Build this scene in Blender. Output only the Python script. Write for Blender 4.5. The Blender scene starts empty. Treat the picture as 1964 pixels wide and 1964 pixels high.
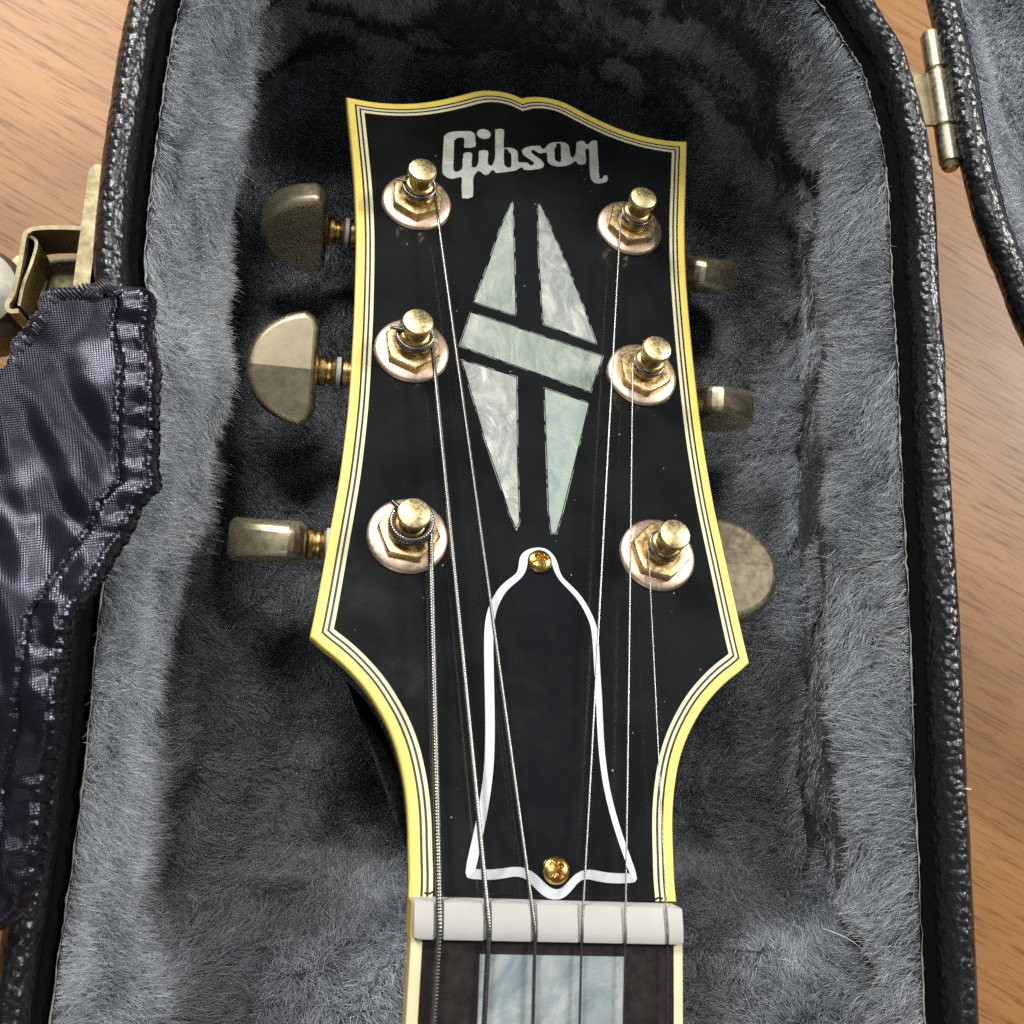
import bpy, bmesh, math, random
import numpy as np
from mathutils import Vector, Matrix
from mathutils.geometry import tessellate_polygon

# ------------------------------------------------------------------ camera, world, lamps, exposure
SC = bpy.context.scene
COL = SC.collection
MM = 0.001
cam_d = bpy.data.cameras.new('camera')
cam = bpy.data.objects.new('camera', cam_d)
COL.objects.link(cam)
SC.camera = cam
cam_d.sensor_width = 36.0
cam_d.lens = 36.0 * 2044.6254 / 1964.0
cam_d.clip_start = 0.01
cam_d.clip_end = 20.0
_r = Vector((0.98653993, 0.02212433, 0.16201689))
_u = Vector((-0.05295633, 0.98063553, 0.18854597))
_f = Vector((0.15470806, 0.19458795, -0.96860774))
cm = Matrix.Identity(4)
for i in range(3):
    cm[i][0], cm[i][1], cm[i][2] = _r[i], _u[i], -_f[i]
cm[0][3], cm[1][3], cm[2][3] = -0.03485677, 0.02768355, 0.17479204
cam.matrix_world = cm
cam_d.dof.use_dof = True
cam_d.dof.focus_distance = 0.196
cam_d.dof.aperture_fstop = 40.0

world = bpy.data.worlds.new('World')
SC.world = world
world.use_nodes = True
bg = world.node_tree.nodes['Background']
bg.inputs['Color'].default_value = (0.80, 0.88, 1.0, 1)
bg.inputs['Strength'].default_value = 0.125

def area_lamp(name, loc, target, size, power, color):
    d = bpy.data.lights.new(name, 'AREA')
    d.shape = 'DISK'; d.size = size; d.energy = power; d.color = color
    o = bpy.data.objects.new(name, d); COL.objects.link(o)
    o.location = loc
    o.rotation_euler = (Vector(target) - Vector(loc)).to_track_quat('-Z', 'Y').to_euler()
    return o
# ceiling lamp of the room, plus added side and rear lights
area_lamp('ceiling_lamp', (-0.15, 0.78, 1.50), (0, 0.08, 0), 0.40, 10.5, (1.0, 0.97, 0.93))
area_lamp('added_side_light_left', (-0.80, 1.50, 0.98), (0, 0.08, 0), 0.50, 38.0, (1.0, 0.99, 0.97))  # added low light from the left, brightens the right plush wall
area_lamp('added_side_light_right', (1.35, 0.70, 0.95), (0, 0.08, 0), 0.45, 31.0, (1.0, 0.98, 0.95))  # added low light from the right, brightens the left plush wall
area_lamp('added_rear_fill', (-0.70, -1.25, 1.05), (0, 0.08, 0), 0.8, 2.5, (1.0, 0.98, 0.95))  # added broad fill from the near end, for reflections in the metal

SC.view_settings.view_transform = 'Standard'
SC.view_settings.look = 'None'
SC.view_settings.exposure = 0.0
SC.view_settings.gamma = 1.0
SC.view_settings.use_curve_mapping = False
SC.render.engine = 'CYCLES'
SC.cycles.use_denoising = False
SC.cycles.max_bounces = 6
SC.cycles.sample_clamp_indirect = 2.0
SC.cycles.sample_clamp_direct = 12.0
SC.cycles.caustics_reflective = False
SC.cycles.caustics_refractive = False

# ------------------------------------------------------------------ traced outlines, millimetres
T = {
'logo': [(-17.7,158.37),(-17.13,159.11),(-16.27,159.71),(-14.83,160.2),(-13.19,160.59),(-12.03,160.77),(-11.26,160.47),(-10.85,159.79),(-10.86,158.27),(-10.84,156.45),(-13.19,155.76),(-13.29,156.81),(-13.24,157.82),(-13.39,158.43),(-13.77,158.58),(-14.54,158.44),(-15.21,157.96),(-15.54,157.39),(-15.6,155.88),(-15.61,153.4),(-15.67,150.93),(-15.69,149.33),(-15.5,148.64),(-14.98,148.55),(-14.42,148.89),(-13.76,149.68),(-13.67,151.28),(-13.62,152.52),(-13.48,152.92),(-13.38,154.17),(-11.66,154.55),(-11.62,152.88),(-11.65,150.66),(-11.2,150.44),(-10.62,150.78),(-10.24,151.77),(-10.09,153.16),(-9.98,155.42),(-8.05,155.77),(-8.06,153.77),(-8.12,152.52),(-7.94,151.88),(-7.46,151.59),(-7.07,151.91),(-6.77,152.76),(-6.47,154.06),(-6.39,156.32),(-6.32,162.04),(-6.17,162.39),(-4.4,162.73),(-4.42,159.85),(-4.44,157.44),(-4,157.41),(-3.1,157.58),(-2.2,157.49),(-1.57,157.03),(-1.32,156.41),(-1.29,154.77),(-1.19,153.81),(-0.35,153.79),(0.8,153.92),(1.18,153.57),(1.56,153.31),(2.07,153.49),(2.35,154.11),(2.1,154.48),(1.09,155.2),(0.08,156.01),(-0.29,156.6),(-0.27,157.43),(0.26,158.11),(1.18,158.7),(2.75,159.24),(3.93,159.37),(4.17,158.75),(4.56,158.65),(5.09,159.08),(5.65,160.02),(6.46,160.76),(7.39,161.15),(8.98,161.48),(9.77,161.46),(10.41,160.9),(10.64,160.27),(10.7,158.6),(10.79,157.61),(11.44,157.4),(11.87,158.14),(12.19,159.38),(12.31,160.58),(12.44,161.95),(12.99,162.48),(14.21,162.79),(14.44,162.16),(14.96,161.91),(15.52,162.44),(16.1,163.23),(17.18,163.43),(17.34,162.69),(17.25,159.79),(17.26,156.44),(17.21,153.11),(17.36,152.32),(17.89,152.33),(18.18,152.79),(18.34,153.31),(19.01,153.43),(19.22,152.64),(18.91,151.77),(18.08,151.13),(16.75,150.74),(15.97,150.93),(15.36,151.64),(15.15,152.76),(15.11,154.56),(15.17,156.23),(15.26,158.59),(15.25,160.36),(14.9,160.63),(14.41,160.29),(14.39,158.43),(14.27,156.07),(12.54,155.6),(12.24,156.21),(11.78,156.29),(11.24,155.78),(10.42,155.05),(9.35,154.54),(7.91,154.11),(6.74,154.15),(5.97,154.43),(5.47,155),(5.44,155.98),(5.42,157.14),(5.24,157.61),(4.78,157.61),(3.73,157.17),(3.09,157.55),(2.46,157.93),(1.94,157.84),(1.79,157.23),(2.29,156.57),(3.17,155.91),(4.06,155.24),(4.55,154.34),(4.6,153.85),(4.12,153.03),(3.07,152.52),(1.39,151.98),(-0.02,151.81),(-0.2,152.35),(-0.77,152.33),(-1.29,151.83),(-1.94,151.23),(-3.09,150.78),(-4.11,150.4),(-6.33,149.76),(-6.51,150.22),(-7.04,150.43),(-7.48,150.05),(-7.77,149.51),(-8.35,148.86),(-9.01,148.86),(-9.49,149.33),(-9.87,149.63),(-10.34,149.55),(-10.82,148.85),(-11.2,147.93),(-11.4,146.81),(-11.46,142.25),(-13.47,141.49),(-13.75,141.86),(-13.89,145.18),(-13.75,146.64),(-14.04,147.26),(-14.79,146.95),(-15.91,146.45),(-16.85,146.53),(-17.7,147.16),(-18.08,148.06),(-18.06,150.5),(-17.95,154.21),(-17.84,157.34)],
'logo_b': [(-4.39,156.94),(-3.51,156.98),(-3.33,156.38),(-2.85,155.84),(-2.78,154.47),(-2.81,152.6),(-3.02,151.95),(-3.7,151.76),(-4.27,152.22),(-4.45,152.93)],
'logo_o': [(7.64,160.73),(8.69,160.92),(8.65,158.23),(8.56,155.8),(8.09,155.47),(7.44,155.6),(7.1,156.28),(7.11,157.95),(7.2,159.47),(7.6,159.88)],
'logo_dot': [(-7.39,160.47),(-7.49,160.1),(-7.7,159.76),(-7.98,159.47),(-8.33,159.26),(-8.72,159.13),(-9.12,159.09),(-9.51,159.15),(-9.86,159.31),(-10.15,159.55),(-10.35,159.86),(-10.46,160.21),(-10.46,160.58),(-10.36,160.96),(-10.16,161.3),(-9.88,161.59),(-9.53,161.81),(-9.14,161.94),(-8.73,161.98),(-8.34,161.91),(-7.99,161.75),(-7.7,161.51),(-7.5,161.2),(-7.39,160.85)],
'inlay_ul': [(-2.76,142.5),(-2.76,132.99),(-2.74,121.71),(-2.72,113.67),(-2.83,112.69),(-11.21,114.88),(-7.89,125.63),(-5.58,134.17)],
'inlay_ur': [(2.93,142.36),(2.73,129.24),(2.92,120.3),(3.04,112.71),(3.27,111.25),(13.98,107.93),(11.75,116.68),(8.82,126.28),(5.77,135.48),(3.36,142.55)],
'inlay_mid': [(-11.89,112.03),(-14.11,103.85),(12.22,96.16),(15.2,104.81)],
'inlay_ll': [(-13.62,100.37),(-2.87,97.74),(-3.1,81.76),(-3.03,66.4),(-3.55,65.09),(-4.68,67.87),(-5.99,72.61),(-9.27,83.44)],
'inlay_lr': [(2.89,95.73),(11.75,93.32),(8.39,80.58),(5.22,68.66),(3.96,64.6),(3.16,64.54),(2.82,69),(2.86,82.34)],
'cover': [(0.52,61.27),(-1.12,60.92),(-2.43,60.08),(-3.1,58.93),(-3.29,57.56),(-3.56,56.19),(-4.46,55.21),(-5.91,54.03),(-7.19,52.62),(-8.23,50.75),(-9.11,48.59),(-9.6,45.99),(-9.77,42.96),(-9.76,38.29),(-9.68,31.73),(-9.65,28.65),(-9.74,23.87),(-10,20.12),(-10.4,17.35),(-10.88,14.61),(-11.46,11.56),(-12.3,8.03),(-13.21,3.97),(-12.13,3.46),(-10.31,3.3),(-8.48,3.31),(-6.64,3.57),(-5.16,3.84),(-3.87,3.67),(-2.77,3.08),(-1.69,1.88),(-0.42,0.86),(0.68,0.43),(1.79,0.35),(2.92,0.69),(4.09,1.64),(5.08,2.77),(6.05,3.38),(7,3.47),(8.32,3.21),(10.02,2.92),(12.12,2.83),(14.05,2.94),(15.43,3.33),(14.49,6.51),(13.2,10.46),(12.25,14.1),(11.49,17.81),(11.12,21.59),(10.94,25.44),(10.98,30.36),(11.04,34.38),(10.96,36.1),(11,42.42),(10.94,45.64),(10.48,47.58),(9.62,49.67),(8.28,52.08),(6.74,53.83),(5.34,55.08),(4.41,56.38),(4.07,58.05),(3.56,59.56),(2.46,60.77),(1.49,61.17)],
'cover_screw': [(0.31,57.91),(1.31,4.61)],
'str_e6': [(-20.29,60.93,4.6),(-17.67,-2.86,5.2),(-17.91,-16.32,5.2)],
'str_a': [(-20.36,99.42,4.6),(-10.08,-2.89,5.2),(-10.29,-16.48,5.2)],
'str_d': [(-20.01,137.1,4.6),(-2.88,-3.29,5.2),(-2.81,-16.63,5.2)],
'str_g': [(21.04,138.95,4.6),(4.53,-3.7,5.2),(4.48,-16.77,5.2)],
'str_b': [(20.62,97.41,4.6),(11.55,-4.12,5.2),(11.43,-16.91,5.2)],
'str_e1': [(21.11,59.87,4.6),(18.48,-4.54,5.2),(18.63,-17.06,5.2)],
}
# headstock frame (u right, v to the tip, w off the face) and fingerboard frame, both at the foot of the nut
HU = np.array([0.99894617, -0.01134908, -0.04447179]); HV = np.array([0.0, 0.96894603, -0.2472723]); HW = np.array([0.04589708, 0.24701172, 0.96792493])
FY = np.array([0.01187904, 0.99986133, 0.01167071]); FZ = np.array([0.04433318, -0.01218669, 0.99894247])
def HS(p): return HU * p[0] + HV * p[1] + HW * p[2]
def FB(p): return HU * p[0] + FY * p[1] + FZ * p[2]
def WD(p): return np.array(p, float)

# ------------------------------------------------------------------ helpers
def tag(o, label=None, cat=None, group=None, kind=None):
    if label: o['label'] = label
    if cat: o['category'] = cat
    if group: o['group'] = group
    if kind: o['kind'] = kind
    return o
def empty(name, loc=(0, 0, 0)):
    o = bpy.data.objects.new(name, None); COL.objects.link(o)
    o.location = loc; o.empty_display_size = 0.01
    return o
def build(name, verts, faces, m, parent=None, smooth=True, angle=40):
    me = bpy.data.meshes.new(name)
    me.from_pydata([tuple(np.asarray(v) * MM) for v in verts], [], faces)
    bm = bmesh.new(); bm.from_mesh(me)
    bmesh.ops.remove_doubles(bm, verts=bm.verts, dist=2e-7)
    bmesh.ops.recalc_face_normals(bm, faces=bm.faces)
    bm.to_mesh(me); bm.free()
    if smooth:
        me.polygons.foreach_set('use_smooth', [True] * len(me.polygons))
        me.set_sharp_from_angle(angle=math.radians(angle))
    me.materials.append(m)
    o = bpy.data.objects.new(name, me); COL.objects.link(o)
    if parent is not None: o.parent = parent
    return o
class MB:
    def __init__(s): s.v = []; s.f = []
    def add(s, v, f):
        n = len(s.v); s.v += list(v); s.f += [tuple(i + n for i in q) for q in f]
    def build(s, name, m, parent=None, **k): return build(name, s.v, s.f, m, parent, **k)
def g_prism(loops, z0, z1, fr):
    """filled outline (first loop outer, others holes) between two heights"""
    vl = [[Vector((x, y, 0)) for x, y in lp] for lp in loops]
    tri = tessellate_polygon(vl)
    flat = [p for lp in loops for p in lp]; n = len(flat)
    v = [fr((x, y, z1)) for x, y in flat] + [fr((x, y, z0)) for x, y in flat]
    f = [tuple(t) for t in tri] + [tuple(i + n for i in reversed(t)) for t in tri]
    b = 0
    for lp in loops:
        k = len(lp)
        for i in range(k):
            j = (i + 1) % k
            f.append((b + i, b + j, b + j + n, b + i + n))
        b += k
    return v, f
def g_rings(rings, fr, closed=True, cap0=False, cap1=False):
    """skin between successive rings of 3D points with the same count"""
    k = len(rings[0]); v = [fr(p) for r in rings for p in r]; f = []
    for a in range(len(rings) - 1):
        for i in range(k if closed else k - 1):
            j = (i + 1) % k
            f.append((a * k + i, a * k + j, (a + 1) * k + j, (a + 1) * k + i))
    if cap0: f.append(tuple(range(k)))
    if cap1: f.append(tuple((len(rings) - 1) * k + i for i in range(k)))
    return v, f
def g_lathe(prof, seg, fr, c=(0, 0, 0), ax=(0, 0, 1), ex=(1, 0, 0)):
    """prof: (radius, height) along axis ax at centre c"""
    ax = np.array(ax, float); ex = np.array(ex, float); ey = np.cross(ax, ex); c = np.array(c, float)
    rings = []
    for r, h in prof:
        r = max(r, 1e-3)
        rings.append([c + ax * h + ex * r * math.cos(2 * math.pi * i / seg) + ey * r * math.sin(2 * math.pi * i / seg) for i in range(seg)])
    return g_rings(rings, fr, True, True, True)
def g_tube(path, rad, seg=8, ripple=None):
    """tube along 3D points (already in world mm); rad number or list"""
    P = np.array(path, float); n = len(P)
    t = np.gradient(P, axis=0); t /= np.linalg.norm(t, axis=1)[:, None]
    up = np.array([0, 0, 1.0]) if abs(t[0][2]) < 0.9 else np.array([1.0, 0, 0])
    a = np.cross(t[0], up); a /= np.linalg.norm(a)
    rings = []
    for i in range(n):
        a = a - t[i] * (a @ t[i]); a /= np.linalg.norm(a); b = np.cross(t[i], a)
        r = rad[i] if hasattr(rad, '__len__') else rad
        rings.append([P[i] + (a * math.cos(2 * math.pi * k / seg) + b * math.sin(2 * math.pi * k / seg)) * r for k in range(seg)])
    return g_rings(rings, WD, True, True, True)
def offset(poly, d):
    """inset a closed outline by d with mitred corners; points swallowed by a sharp convex corner collapse onto it"""
    P = np.array(poly, float); n = len(P)
    area = 0.5 * np.sum(P[:, 0] * np.roll(P[:, 1], -1) - np.roll(P[:, 0], -1) * P[:, 1])
    sgn = 1 if area > 0 else -1
    out = []; corner = []
    for i in range(n):
        a = P[i] - P[i - 1]; b = P[(i + 1) % n] - P[i]
        a /= np.linalg.norm(a); b /= np.linalg.norm(b)
        na = np.array([-a[1], a[0]]) * sgn; nb = np.array([-b[1], b[0]]) * sgn
        m = na + nb; m /= np.linalg.norm(m)
        out.append(P[i] + m * d / max(0.35, m @ na))
        cr = (a[0] * b[1] - a[1] * b[0]) * sgn
        if cr * np.sign(d) > 0.5: corner.append((i, abs(d) * math.tan(math.acos(np.clip(a @ b, -1, 1)) / 2)))
    if n > 60 and d > 0:
        for i, reach in corner:
            for s in (1, -1):
                acc = 0; j = i
                while True:
                    k = (j + s) % n; acc += np.linalg.norm(P[k] - P[j])
                    if acc > reach * 1.02: break
                    out[k] = out[i]; j = k
    return [tuple(p) for p in out]
def catmull(pts, per=6, closed=False):
    P = np.array(pts, float); n = len(P); out = []
    rng = range(n if closed else n - 1)
    for i in rng:
        p1, p2 = P[i], P[(i + 1) % n]
        p0 = P[i - 1] if (closed or i > 0) else 2 * p1 - p2
        p3 = P[(i + 2) % n] if (closed or i + 2 < n) else 2 * p2 - p1
        for k in range(per):
            t = k / per
            out.append(0.5 * ((2 * p1) + (-p0 + p2) * t + (2 * p0 - 5 * p1 + 4 * p2 - p3) * t * t + (-p0 + 3 * p1 - 3 * p2 + p3) * t ** 3))
    if not closed: out.append(P[-1])
    return np.array(out)
def sstep(a, b, x):
    t = np.clip((np.asarray(x, float) - a) / (b - a), 0, 1); return t * t * (3 - 2 * t)

# ------------------------------------------------------------------ materials
def mat(name):
    m = bpy.data.materials.new(name); m.use_nodes = True
    nt = m.node_tree
    return m, nt, nt.nodes['Principled BSDF']
def node(nt, t, **k):
    n = nt.nodes.new(t)
    for a, b in k.items():
        if a in n.inputs: n.inputs[a].default_value = b
        else: setattr(n, a, b)
    return n
def coords(nt, scale=1.0, rot=(0, 0, 0)):
    tc = nt.nodes.new('ShaderNodeTexCoord'); mp = nt.nodes.new('ShaderNodeMapping')
    s = scale if hasattr(scale, '__len__') else (scale,) * 3
    mp.inputs['Scale'].default_value = s
    r = nt.nodes.new('ShaderNodeMapping'); r.inputs['Rotation'].default_value = rot
    nt.links.new(tc.outputs['Object'], r.inputs['Vector'])
    nt.links.new(r.outputs['Vector'], mp.inputs['Vector'])
    return mp.outputs['Vector']
def noise(nt, vec, scale, detail=4, rough=0.55, dist=0.0):
    n = nt.nodes.new('ShaderNodeTexNoise')
    n.inputs['Scale'].default_value = scale; n.inputs['Detail'].default_value = detail
    n.inputs['Roughness'].default_value = rough; n.inputs['Distortion'].default_value = dist
    nt.links.new(vec, n.inputs['Vector'])
    return n.outputs['Fac']
def ramp(nt, fac, stops):
    r = nt.nodes.new('ShaderNodeValToRGB')
    e = r.color_ramp.elements
    while len(e) < len(stops): e.new(0.5)
    for el, (p, c) in zip(e, stops):
        el.position = p; el.color = tuple(c) + (1,) if len(c) == 3 else c
    nt.links.new(fac, r.inputs['Fac'])
    return r.outputs['Color']
def grey(x): return (x, x, x)
def bump(nt, bsdf, h, strength, dist):
    b = nt.nodes.new('ShaderNodeBump')
    b.inputs['Strength'].default_value = strength; b.inputs['Distance'].default_value = dist
    nt.links.new(h, b.inputs['Height']); nt.links.new(b.outputs['Normal'], bsdf.inputs['Normal'])
    return b
def mix(nt, a, b, fac, mode='MIX'):
    m = nt.nodes.new('ShaderNodeMix'); m.data_type = 'RGBA'; m.blend_type = mode
    for s, i in ((fac, 0), (a, 6), (b, 7)):
        if isinstance(s, (int, float)): m.inputs[i].default_value = s
        elif isinstance(s, tuple): m.inputs[i].default_value = s + (1,)
        else: nt.links.new(s, m.inputs[i])
    return m.outputs[2]
def simple(name, col, rough, metal=0.0, var=0.12, nscale=400.0, rvar=0.15, bstr=0.0, coat=0.0):
    """base colour with a little uneven wear in colour and gloss"""
    m, nt, b = mat(name)
    v = coords(nt)
    n1 = noise(nt, v, nscale, 5); n2 = noise(nt, v, nscale * 2.7, 3)
    lo = tuple(c * (1 - var) for c in col); hi = tuple(min(1, c * (1 + var)) for c in col)
    nt.links.new(ramp(nt, n1, [(0.3, lo), (0.7, hi)]), b.inputs['Base Color'])
    nt.links.new(ramp(nt, n2, [(0.3, grey(max(0.03, rough - rvar * rough))), (0.75, grey(min(1, rough + rvar)))]), b.inputs['Roughness'])
    b.inputs['Metallic'].default_value = metal
    b.inputs['Coat Weight'].default_value = coat
    if bstr: bump(nt, b, n2, bstr, 0.0001)
    return m
M = {}
M['binding'] = simple('aged_yellow_binding', (0.92, 0.72, 0.15), 0.34, var=0.10, nscale=120)
M['cream'] = simple('cream_purfling', (0.74, 0.69, 0.42), 0.35, var=0.06, nscale=200)
M['black_line'] = simple('black_purfling', (0.012, 0.010, 0.010), 0.35)
M['side_binding'] = simple('amber_side_binding', (0.58, 0.40, 0.10), 0.4, var=0.2, nscale=90)
M['fret_binding'] = simple('ivory_binding', (0.80, 0.70, 0.42), 0.4, var=0.10, nscale=150)
M['bone'] = simple('bone_nut', (0.42, 0.415, 0.385), 0.45, var=0.07, nscale=(90), rvar=0.12)
M['white_ply'] = simple('white_plastic_ply', (0.80, 0.82, 0.86), 0.5, var=0.03)
M['brass'] = simple('worn_brass', (0.66, 0.47, 0.19), 0.27, 1.0, var=0.25, nscale=350, rvar=0.2, bstr=0.12)
M['dull_brass'] = simple('dull_brass', (0.52, 0.42, 0.23), 0.42, 1.0, var=0.25, nscale=300, rvar=0.2, bstr=0.25)
M['cap_brass'] = simple('rubbed_brass', (0.62, 0.50, 0.27), 0.36, 1.0, var=0.25, nscale=700, rvar=0.2, bstr=0.25)
M['gold'] = simple('gold_plate', (0.70, 0.45, 0.13), 0.22, 1.0, var=0.05, nscale=400, rvar=0.05)
M['nut_gold'] = simple('pale_gold', (0.86, 0.62, 0.30), 0.3, 1.0, var=0.18, nscale=500, rvar=0.2)
M['washer'] = simple('rose_worn_gold', (0.66, 0.50, 0.37), 0.4, 1.0, var=0.09, nscale=700, rvar=0.12, bstr=0.08)
M['button'] = simple('worn_champagne_gold', (0.76, 0.66, 0.45), 0.44, 1.0, var=0.10, nscale=220, rvar=0.12, bstr=0.1)
M['nylon'] = simple('white_nylon', (0.7, 0.7, 0.68), 0.4)
M['steel'] = simple('plain_steel', (0.27, 0.27, 0.27), 0.24, 1.0, var=0.06)
M['wound'] = simple('wound_nickel', (0.23, 0.22, 0.205), 0.28, 1.0, var=0.08, nscale=900)
M['nickel'] = simple('tarnished_nickel', (0.40, 0.36, 0.27), 0.34, 1.0, var=0.2, nscale=260, rvar=0.2, bstr=0.15)
M['screw_slot'] = simple('dark_recess', (0.10, 0.06, 0.02), 0.5, 1.0)
M['ebony'] = simple('ebony', (0.016, 0.011, 0.010), 0.42, var=0.4, nscale=300)
M['neck_black'] = simple('black_neck_finish', (0.010, 0.010, 0.011), 0.2)
M['rubber_black'] = simple('black_fabric_edge', (0.003, 0.003, 0.0035), 0.9)
M['rubber_black'].node_tree.nodes['Principled BSDF'].inputs['Specular IOR Level'].default_value = 0.08
M['latch'] = simple('dull_latch_brass', (0.34, 0.29, 0.17), 0.52, 1.0, var=0.25, nscale=300, rvar=0.15, bstr=0.3)
M['lever'] = simple('satin_nickel', (0.24, 0.225, 0.19), 0.5, 1.0, var=0.15, nscale=120, rvar=0.12, bstr=0.2)
M['lint'] = simple('white_lint', (0.8, 0.8, 0.78), 0.8)

def lacquer():
    m, nt, b = mat('black_lacquer')
    v = coords(nt)
    # faint scuffs along the face, dust specks
    vs = coords(nt, (260, 1500, 600), (0, 0, 0.45))
    sc = noise(nt, v, 240, 5, 0.6)
    haze = noise(nt, v, 60, 4)
    vo = node(nt, 'ShaderNodeTexVoronoi'); vo.inputs['Scale'].default_value = 330; vo.inputs['Randomness'].default_value = 1
    nt.links.new(v, vo.inputs['Vector'])
    spot = ramp(nt, vo.outputs['Distance'], [(0.03, grey(1)), (0.065, grey(0))])
    sel = ramp(nt, noise(nt, v, 140, 2), [(0.50, grey(0)), (0.62, grey(1))])
    dust = mix(nt, spot, sel, 1.0, 'MULTIPLY')
    base = ramp(nt, haze, [(0.35, (0.006, 0.0063, 0.006)), (0.7, (0.012, 0.0125, 0.013))])
    base = mix(nt, base, (0.42, 0.42, 0.44), dust)
    nt.links.new(base, b.inputs['Base Color'])
    smud = noise(nt, v, 90, 5, 0.65, 0.6)
    nt.links.new(ramp(nt, smud, [(0.38, grey(0.10)), (0.72, grey(0.19))]), b.inputs['Roughness'])
    bump(nt, b, sc, 0.02, 0.0001)
    return m
M['lacquer'] = lacquer()
def cover_mat():
    m, nt, b = mat('black_plastic_cover')
    v = coords(nt); haze = noise(nt, v, 70, 4)
    vs = coords(nt, (260, 2000, 400), (0, 0, 0.35))
    sc = noise(nt, v, 300, 4, 0.6)
    nt.links.new(ramp(nt, haze, [(0.35, (0.005, 0.005, 0.0065)), (0.7, (0.009, 0.009, 0.011))]), b.inputs['Base Color'])
    nt.links.new(ramp(nt, sc, [(0.3, grey(0.13)), (0.7, grey(0.2))]), b.inputs['Roughness'])
    bump(nt, b, sc, 0.02, 0.0001)
    return m
M['cover'] = cover_mat()
def pearl(name, a, b_, c, scale=160, stretch=(1, 1, 1), rot=0.0):
    m, nt, b = mat(name)
    v = coords(nt, stretch, (0, 0, rot))
    n1 = noise(nt, v, scale, 6, 0.6, 1.6); n2 = noise(nt, v, scale * 3.1, 4, 0.6, 0.8)
    c1 = ramp(nt, n1, [(0.28, a), (0.48, b_), (0.68, c)])
    c1 = mix(nt, c1, ramp(nt, n2, [(0.3, (0.75, 0.8, 0.78)), (0.7, (1, 1, 1))]), 0.7, 'MULTIPLY')
    nt.links.new(c1, b.inputs['Base Color'])
    b.inputs['Roughness'].default_value = 0.3
    b.inputs['Metallic'].default_value = 0.4
    b.inputs['Coat Weight'].default_value = 0.4; b.inputs['Coat Roughness'].default_value = 0.15
    bump(nt, b, n1, 0.3, 0.0012)
    return m
M['pearl'] = pearl('mother_of_pearl', (0.25, 0.32, 0.27), (0.43, 0.48, 0.42), (0.64, 0.64, 0.55), 110, (1.6, 0.6, 1))
M['pearl_logo'] = pearl('lightened_mother_of_pearl', (0.46, 0.52, 0.46), (0.66, 0.69, 0.62), (0.84, 0.82, 0.74), 130, (1, 1, 1))  # colour lifted above the other pearl to offset shade near the tip
M['pearl_bright'] = pearl('silver_mother_of_pearl', (0.22, 0.25, 0.25), (0.44, 0.46, 0.43), (0.74, 0.73, 0.65), 150, (1.2, 0.8, 1))
M['pearl_green'] = pearl('green_mother_of_pearl', (0.28, 0.36, 0.42), (0.46, 0.53, 0.48), (0.42, 0.54, 0.36), 90, (1, 1, 1))
M['pearl_blue'] = pearl('blue_mother_of_pearl', (0.26, 0.36, 0.42), (0.48, 0.54, 0.55), (0.74, 0.74, 0.73), 70, (1.3, 0.8, 1), 0.5)

def tolex():
    m, nt, b = mat('black_grained_vinyl')
    v = coords(nt)
    w = nt.nodes.new('ShaderNodeTexNoise'); w.inputs['Scale'].default_value = 260; nt.links.new(v, w.inputs['Vector'])
    vv = mix(nt, v, w.outputs['Color'], 0.0015)
    vo = node(nt, 'ShaderNodeTexVoronoi'); vo.feature = 'SMOOTH_F1'; vo.inputs['Scale'].default_value = 700
    vo.inputs['Smoothness'].default_value = 0.35
    nt.links.new(vv, vo.inputs['Vector'])
    n = noise(nt, v, 1500, 3)
    h = nt.nodes.new('ShaderNodeMath'); h.operation = 'MULTIPLY_ADD'
    nt.links.new(n, h.inputs[0]); h.inputs[1].default_value = 0.35
    inv = nt.nodes.new('ShaderNodeMath'); inv.operation = 'SUBTRACT'; inv.inputs[0].default_value = 1.0
    nt.links.new(vo.outputs['Distance'], inv.inputs[1]); nt.links.new(inv.outputs[0], h.inputs[2])
    b.inputs['Base Color'].default_value = (0.006, 0.0065, 0.009, 1)
    b.inputs['Roughness'].default_value = 0.34
    b.inputs['Specular IOR Level'].default_value = 0.7
    bump(nt, b, h.outputs[0], 0.9, 0.0004)
    return m
M['tolex'] = tolex()
def wood():
    m, nt, b = mat('oak_laminate')
    ang = math.radians(26.5)
    v1 = coords(nt, (16, 420, 1), (0, 0, ang)); v2 = coords(nt, (60, 1300, 1), (0, 0, ang)); v3 = coords(nt, (5, 45, 1), (0, 0, ang))
    g1 = noise(nt, v1, 1.0, 8, 0.7, 0.2); g2 = noise(nt, v2, 1.0, 5, 0.7); g3 = noise(nt, v3, 1.0, 3, 0.5, 0.4)
    c = ramp(nt, g3, [(0.3, (0.38, 0.180, 0.056)), (0.55, (0.445, 0.222, 0.077)), (0.75, (0.50, 0.262, 0.102))])
    c = mix(nt, c, ramp(nt, g1, [(0.32, (0.50, 0.38, 0.28)), (0.46, (0.92, 0.88, 0.84)), (0.70, (1.0, 0.97, 0.92))]), 0.6, 'MULTIPLY')
    c = mix(nt, c, ramp(nt, g2, [(0.38, (0.45, 0.33, 0.24)), (0.48, (1, 1, 1))]), 0.85, 'MULTIPLY')
    nt.links.new(c, b.inputs['Base Color'])
    nt.links.new(ramp(nt, g2, [(0.3, grey(0.5)), (0.7, grey(0.36))]), b.inputs['Roughness'])
    bump(nt, b, g2, 0.12, 0.0002)
    return m
M['wood'] = wood()
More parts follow.
